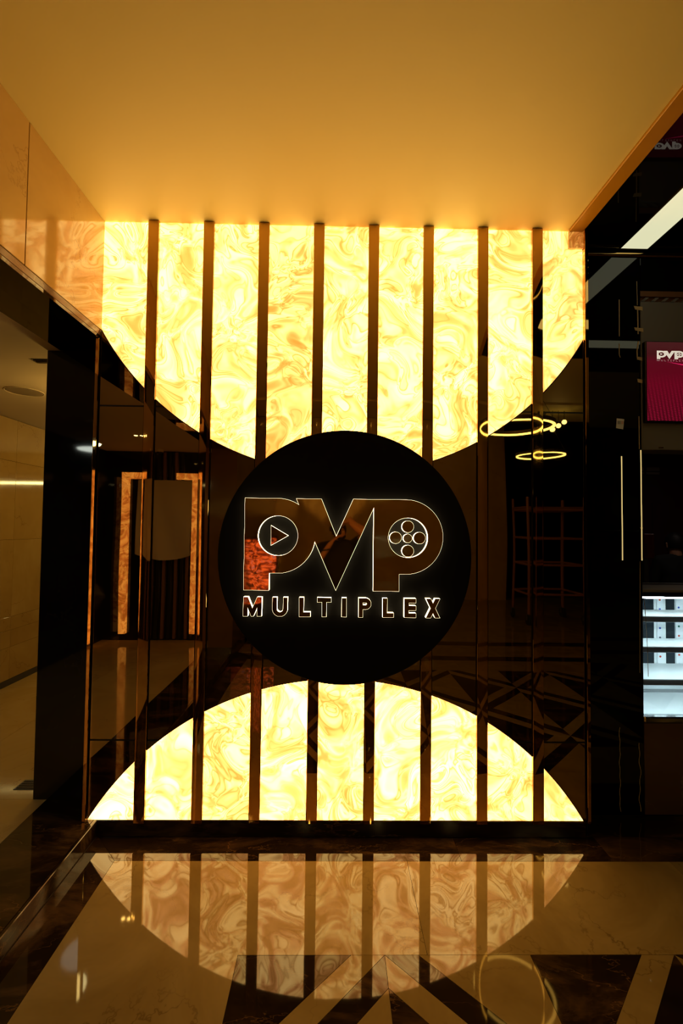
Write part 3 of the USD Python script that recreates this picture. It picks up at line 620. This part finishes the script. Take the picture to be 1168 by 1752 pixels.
def ring(loc, R, top, label):
    p = thing('ring_lamp', label, 'ring lamp', 'ring lamps over the hall', loc=loc)
    obj('body', cat(lathe([(R+.008, -.012), (R+.012, -.012), (R+.012, .022), (R-.012, .022), (R-.012, -.006), (R+.008, -.006), (R+.008, -.012)], n=72)), 'lamp_body', p)
    obj('diffuser', lathe([(R-.012, -.022), (R+.008, -.022), (R+.008, -.007), (R-.012, -.007), (R-.012, -.022)], n=72), 'lamp_warm', p)
    for k in range(3):
        a = 2*math.pi*k/3 + .4
        obj('wire', cyl((R*math.cos(a), R*math.sin(a), .02), (.04*math.cos(a), .04*math.sin(a), top-loc[2]-.01), .0015, 6), 'cable', p)
    obj('canopy', lathe([(0, -.03), (.055, -.03), (.06, -.02), (.06, 0), (0, 0)], (0, 0, top-loc[2]), 24), 'lamp_body', p)
ring((1.58, .57, 2.44), .33, H, 'larger glowing ring lamp mirrored at the right of the feature wall')
ring((2.70, -1.40, 2.51), .28, H, 'smaller glowing ring lamp, mirrored lower at the right of the feature wall')
for k in range(3):
    g = thing('globe_lamp', f'round glowing globe lamp beside the larger ring lamp, {("nearest", "middle", "farthest")[k]} of three from the ring', 'globe lamp', 'three globe lamps', loc=(2.80+.075*k, -1.30, 2.815+.05*k))
    obj('globe', sphere((0, 0, 0), .030, 3), 'lamp_globe', g, smooth=True); obj('stem', cyl((0, 0, .025), (0, 0, H-2.815-.05*k), .004, 8), 'cable', g)
for k, x in enumerate((-2.085, -2.025)):
    d = thing('downlight', f'small corridor downlight, the {("outer", "inner")[k]} one of the pair', 'downlight', loc=(x, -.20, CORR_Z+.004))
    obj('ring', torus((0, 0, -.001), .022, .004, n=24, k=8), 'lamp_body', d); obj('lens', lathe([(0, -.004), (.019, -.003), (.019, .001), (0, .001)], n=24), 'lamp_spot', d)
cv = thing('dome_camera', 'white dome security camera under the corridor ceiling by the doorway', 'security camera', loc=(-2.19, -1.12, CORR_Z+.004))
obj('base', cyl((0, 0, -.03), (0, 0, 0), .05, 28), 'white_paint', cv); obj('dome', sphere((0, 0, -.035), .036, 3), 'bezel', cv, smooth=True)
ps = thing('digital_poster', 'glowing digital poster of red and blue streaks mirrored in the first P', 'digital poster', loc=(-1.03, -2.0, 0))
obj('base', bbox(-.26, .26, -.16, .16, 0, .03, .006), 'bezel', ps); obj('frame', bbox(-.22, .22, -.03, .03, .03, 1.36, .006), 'bezel', ps); obj('display', box(-.20, .20, .029, .032, .45, 1.33), 'poster_glow', ps)
for k, (x, y) in enumerate(((-.5, -3.2), (.9, -3.2), (2.3, -3.2), (-.5, -4.6), (.9, -4.6), (2.3, -4.6))):  # unseen lamps added to light the hall floor and the back wall
    d = thing('downlight', f'added round hall downlight in the high ceiling behind the viewer, {("left", "middle", "right")[k % 3]} one of the {("nearer", "farther")[k//3]} row', 'downlight', 'added hall downlights in the high ceiling', loc=(x, y, 4.2))
    obj('ring', torus((0, 0, -.002), .062, .008, n=32, k=8), 'lamp_body', d); obj('lens', lathe([(0, -.006), (.056, -.004), (.056, .001), (0, .001)], n=28), 'added_hall_lamp', d)
d = thing('downlight', 'added dim downlight in the dark room behind the counter', 'downlight', loc=(3.35, 4.25, 2.5))  # lamp added out of view to lift the dark rear room
obj('ring', torus((0, 0, -.002), .062, .008, n=32, k=8), 'lamp_body', d); obj('lens', lathe([(0, -.006), (.056, -.004), (.056, .001), (0, .001)], n=28), 'added_rear_lamp', d)
sc = thing('scaffold', 'orange rolling scaffold tower mirrored at the right of the feature wall', 'scaffold', loc=(3.0, -3.1, 0))
for x in (0.10, .98):
    for y in (-.35, .35):
        obj('post', cyl((x, y, .16), (x, y, 2.05), .022, 14), 'scaffold_paint', sc)
        c_ = obj('caster', cat(cyl((x-.02, y, .085), (x+.02, y, .085), .08, 24)), 'rubber', sc); obj('fork', cat(box(x-.032, x-.024, y-.02, y+.02, .08, .17), box(x+.024, x+.032, y-.02, y+.02, .08, .17), box(x-.032, x+.032, y-.02, y+.02, .16, .175)), 'steel_dark', c_)
for z in (.48, .95, 1.38, 1.85):
    for y in (-.35, .35): obj('rail', cyl((.10, y, z), (.98, y, z), .018, 12), 'scaffold_paint', sc)
    for x in (.10, .98): obj('rail', cyl((x, -.35, z), (x, .35, z), .018, 12), 'scaffold_paint', sc)
obj('platform', bbox(.08, 1.0, -.33, .33, 1.87, 1.90, .004), 'timber_dark', sc)

# ------------------------------------------------------------------ people
def sph(c, r, n=20): return m3.Manifold.sphere(r, n).translate([float(v) for v in c])
def bone(a, ra, b, rb): return m3.Manifold.batch_hull([sph(a, ra), sph(b, rb)])
def solid(parts, step=.02, it=8):
    m = m3.Manifold.batch_boolean(parts, m3.OpType.Add).refine_to_length(step)
    me = m.to_mesh(); t = trimesh.Trimesh(me.vert_properties[:, :3], me.tri_verts, process=True)
    v0 = t.vertices.copy(); trimesh.smoothing.filter_taubin(t, iterations=it)
    bad = ~(np.linalg.norm(t.vertices-v0, axis=1) < .02); v1 = t.vertices.copy(); v1[bad] = v0[bad]; t.vertices = v1; return t
def ell(c, r, n=28):
    return m3.Manifold.sphere(1.0, n).scale([float(v) for v in r]).translate([float(v) for v in c])
def hand(w, d, up, side, curl, s=1.0):
    """palm and five fingers from the wrist w along d; up is the back of the hand, side points to the thumb"""
    w, d, up, side = (np.array(v, float) for v in (w, d, up, side)); d /= np.linalg.norm(d); up /= np.linalg.norm(up); side /= np.linalg.norm(side)
    P = []; k0 = w + d*.085*s
    P.append(m3.Manifold.batch_hull([sph(w, .022*s), sph(w+d*.025*s+side*.022*s, .016*s), sph(w+d*.025*s-side*.022*s, .015*s)] + [sph(k0+side*o*s, .0115*s) for o in (.033, .011, -.011, -.031)]))
    for o, L in ((.033, .072), (.011, .080), (-.011, .074), (-.031, .058)):
        p = k0 + side*o*s; a = 0.0; r = .0092*s; dirv = d.copy()
        for seg, f_ in enumerate((.45, .31, .24)):
            a += curl*(.7 if seg == 0 else 1.0)
            dirv = d*math.cos(a) - up*math.sin(a); q = p + dirv*L*f_*s
            P.append(bone(p, r, q, r*.92)); p, r = q, r*.92
    p = w + d*.028*s + side*.026*s; a = .5
    for L, r in ((.042, .012), (.032, .0105), (.026, .009)):
        q = p + (d*math.cos(.75-a*.3) + side*math.sin(.75-a*.3)*.8 - up*curl*.35)*L*s; P.append(bone(p, r*s, q, r*.92*s)); p = q; a += .6
    return P
def human(label, J, face=(0, 1), beard=False, hand_curl=.5, grip=None, shirt='shirt_black', sleeves='short'):
    """J: joints in world space. One continuous body; hair, eyes, shirt, trousers and shoes are its children."""
    v = {k: np.array(p, float) for k, p in J.items()}
    f = np.array([face[0], face[1], 0.0]); f /= np.linalg.norm(f); r = np.array([f[1], -f[0], 0.0])
    hd = v['head']; B = []
    B += [ell(hd+(0, 0, .018), (.076, .092, .104)), m3.Manifold.batch_hull([sph(hd+f*.045+(0, 0, -.075), .036), sph(hd+(0, 0, -.03), .066), sph(hd-f*.02+(0, 0, -.02), .06), sph(hd+f*.060+(0, 0, -.098), .022)])]
    B += [m3.Manifold.batch_hull([sph(hd+f*.088+(0, 0, .018), .010), sph(hd+f*.112+(0, 0, -.022), .0125), sph(hd+f*.085+r*.014+(0, 0, -.026), .010), sph(hd+f*.085-r*.014+(0, 0, -.026), .010)])]
    for s in (-1, 1): B.append(m3.Manifold.batch_hull([sph(hd+r*s*.080-f*.006+(0, 0, .012), .013), sph(hd+r*s*.077-f*.002+(0, 0, -.026), .010)]))
    B.append(bone(hd+f*.084+r*.018+(0, 0, -.058), .007, hd+f*.084-r*.018+(0, 0, -.058), .007))
    B.append(bone(hd-f*.015+(0, 0, -.06), .054, v['neck'], .058))
    ch = [sph(v['neck']-(0, 0, .05), .07), sph(v['shL'], .052), sph(v['shR'], .052), sph(v['chest']+r*.085, .092), sph(v['chest']-r*.085, .092)]
    torso = [m3.Manifold.batch_hull(ch), m3.Manifold.batch_hull([sph(v['chest']+r*.07, .095), sph(v['chest']-r*.07, .095), sph(v['waist']+r*.06, .095), sph(v['waist']-r*.06, .095)]),
             m3.Manifold.batch_hull([sph(v['waist']+r*.06, .095), sph(v['waist']-r*.06, .095), sph(v['hipL'], .095), sph(v['hipR'], .095)])]
    B += torso
    for s in 'LR':
        B += [bone(v['sh'+s], .052, v['el'+s], .038), bone(v['el'+s], .040, v['wr'+s], .026)]
        B += [bone(v['hip'+s], .088, v['kn'+s], .058), bone(v['kn'+s], .058, v['an'+s], .038), m3.Manifold.batch_hull([sph(v['an'+s], .038), sph(v['an'+s]-f*.03-(0, 0, .035), .03), sph(v['toe'+s], .026)])]
        g = (grip or {}).get(s)
        if g: B += hand(v['wr'+s], *g, hand_curl)
    t = obj('person', solid(B, .012, 8), 'skin', smooth=True); tag(t, label, 'person')
    for s in (-1, 1):
        obj('eye', ell(hd+f*.083+r*s*.030+(0, 0, .014), (.013, .013, .008)) , 'eye_white', t, smooth=True)
        obj('pupil', sph(hd+f*.0925+r*s*.030+(0, 0, .014), .0055), 'hair', t, smooth=True)
        obj('eyebrow', solid([bone(hd+f*.091+r*s*.016+(0, 0, .036), .005, hd+f*.082+r*s*.044+(0, 0, .034), .004)], .006, 3), 'hair', t)
    obj('mouth', solid([bone(hd+f*.091+r*.020+(0, 0, -.058), .0045, hd+f*.091-r*.020+(0, 0, -.058), .0045)], .006, 3), 'lips', t)
    cap = ell(hd+(0, 0, .026)-f*.006, (.084, .100, .110)) - m3.Manifold.batch_hull([sph(hd+f*.13+(0, 0, -.25), .085), sph(hd+f*.13+(0, 0, .0), .085), sph(hd+f*.06+(0, 0, -.25), .085), sph(hd+f*.08+(0, 0, -.04), .08)])
    cap = cap - ell(hd+(0, 0, -.13), (.2, .2, .10))
    obj('hair', solid([cap], .012, 6), 'hair', t, smooth=True)
    if beard:
        bd = m3.Manifold.batch_hull([sph(hd+f*.050+(0, 0, -.086), .040), sph(hd+f*.02+r*.052+(0, 0, -.05), .025), sph(hd+f*.02-r*.052+(0, 0, -.05), .025), sph(hd+f*.060+(0, 0, -.104), .026)])
        bd = bd - sph(hd+f*.112+(0, 0, -.058), .024)
        obj('beard', solid([bd], .010, 4), 'hair', t, smooth=True)
    S = [m3.Manifold.batch_hull([sph(v['neck']-(0, 0, .055), .078), sph(v['shL'], .064), sph(v['shR'], .064), sph(v['chest']+r*.088, .102), sph(v['chest']-r*.088, .102)]),
         m3.Manifold.batch_hull([sph(v['chest']+r*.075, .104), sph(v['chest']-r*.075, .104), sph(v['waist']+r*.068, .104), sph(v['waist']-r*.068, .104)]),
         m3.Manifold.batch_hull([sph(v['waist']+r*.068, .104), sph(v['waist']-r*.068, .104), sph(v['hipL']+(0, 0, .03), .106), sph(v['hipR']+(0, 0, .03), .106)])]
    k = .62 if sleeves == 'short' else .98
    for s in 'LR':
        e = v['sh'+s] + (v['el'+s]-v['sh'+s])*k
        S.append(bone(v['sh'+s], .064, e, .053))
        if sleeves != 'short': S += [bone(v['el'+s], .048, v['el'+s]+(v['wr'+s]-v['el'+s])*.95, .036)]
    obj('shirt', solid(S, .022, 6), shirt, t, smooth=True)
    T = [m3.Manifold.batch_hull([sph(v['hipL']+(0, 0, .02), .102), sph(v['hipR']+(0, 0, .02), .102), sph(v['hipL']-(0, 0, .015), .103), sph(v['hipR']-(0, 0, .015), .103)])]
    for s in 'LR': T += [bone(v['hip'+s], .097, v['kn'+s], .068), bone(v['kn'+s], .068, v['an'+s]+(0, 0, .0), .052)]
    obj('trousers', solid(T, .022, 6), 'denim', t, smooth=True)
    for s in 'LR':
        obj('shoe', solid([m3.Manifold.batch_hull([sph(v['an'+s]-(0, 0, .02), .044), sph(v['an'+s]-f*.04-(0, 0, .045), .038), sph(v['toe'+s]+(0, 0, .006), .034), sph(v['toe'+s]-f*.06+(0, 0, .012), .040)])], .014, 4), 'shoe', t, smooth=True)
    return t
pp = human('bearded person in a black T-shirt holding a camera to the face, mirrored in the letters',
    dict(head=(.052, -.262, 1.475), neck=(.045, -.30, 1.365), chest=(.035, -.31, 1.17), waist=(.03, -.31, .97), shL=(-.135, -.31, 1.295), shR=(.215, -.31, 1.315),
         elL=(-.185, -.145, 1.085), wrL=(-.045, -.090, 1.340), elR=(.335, -.125, 1.445), wrR=(.150, -.140, 1.615),
         hipL=(-.06, -.31, .84), hipR=(.12, -.31, .84), knL=(-.075, -.30, .45), knR=(.135, -.30, .45), anL=(-.085, -.32, .085), anR=(.145, -.32, .085), toeL=(-.10, -.18, .034), toeR=(.165, -.18, .034)),
    beard=True, hand_curl=.62, grip={'L': ((.055, -.01, .10), (-.9, -.1, .3), (.1, .8, .1)), 'R': ((-.11, .03, -.03), (.2, 0, 1.0), (0, -.9, -.2))})
wt = obj('wristwatch', torus((-.077, -.102, 1.285), .033, .008, n=36, k=12), 'bezel', pp)
pc = thing('camera', 'black camera held upright to the face of the mirrored person', 'camera')
obj('body', bbox(-.045, .055, -.148, -.098, 1.450, 1.590, .012), 'camera_black', pc); obj('grip', bbox(-.040, .050, -.118, -.085, 1.575, 1.602, .010), 'camera_black', pc)
obj('lens', lathe([(0, 0), (.036, 0), (.038, .01), (.036, .04), (.040, .045), (.040, .075), (.034, .078), (.032, .060), (0, .058)], n=40).apply_transform(np.array([[1, 0, 0, 0], [0, 0, 1, -.098], [0, -1, 0, 1.52], [0, 0, 0, 1.0]])), 'camera_black', pc, smooth=30)
obj('front_glass', cyl((0, -.041, 1.52), (0, -.034, 1.52), .030, 32), 'lens_glass', pc)
obj('viewfinder', bbox(-.062, -.044, -.150, -.105, 1.49, 1.55, .006), 'camera_black', pc)

human('person seen from behind sitting in the dark behind the counter',
    dict(head=(3.66, 5.00, 1.375), neck=(3.66, 4.97, 1.265), chest=(3.66, 4.96, 1.08), waist=(3.66, 4.95, .88), shL=(3.48, 4.97, 1.20), shR=(3.84, 4.97, 1.20),
         elL=(3.42, 5.02, .94), wrL=(3.53, 5.20, .84), elR=(3.90, 5.02, .94), wrR=(3.79, 5.20, .84),
         hipL=(3.57, 4.97, .76), hipR=(3.75, 4.97, .76), knL=(3.54, 5.36, .70), knR=(3.78, 5.36, .70), anL=(3.54, 5.33, .32), anR=(3.78, 5.33, .32), toeL=(3.53, 5.46, .275), toeR=(3.79, 5.46, .275)),
    hand_curl=.4, grip={'L': ((.02, .10, -.04), (0, .3, 1), (1, 0, 0)), 'R': ((-.02, .10, -.04), (0, .3, 1), (-1, 0, 0))}, shirt='shirt_dark', sleeves='long')
sl = thing('bar_stool', 'dark bar stool under the person sitting behind the counter', 'stool', loc=(3.66, 4.97, 0))
obj('seat', lathe([(0, .60), (.17, .60), (.19, .615), (.19, .64), (.17, .655), (0, .655)], n=36), 'shoe', sl, smooth=40); obj('column', cyl((0, 0, .02), (0, 0, .60), .025, 16), 'steel_dark', sl)
obj('foot', lathe([(0, 0), (.2, 0), (.2, .012), (.03, .03), (0, .03)], n=36), 'steel_dark', sl)
obj('footrest', cat(torus((0, .22, .20), .13, .012, n=36, k=10), cyl((0, 0, .20), (0, .10, .20), .012, 10), cyl((-.16, .36, .223), (.16, .36, .223), .012, 10), cyl((0, .3, .20), (0, .36, .223), .012, 10)), 'steel_dark', sl)
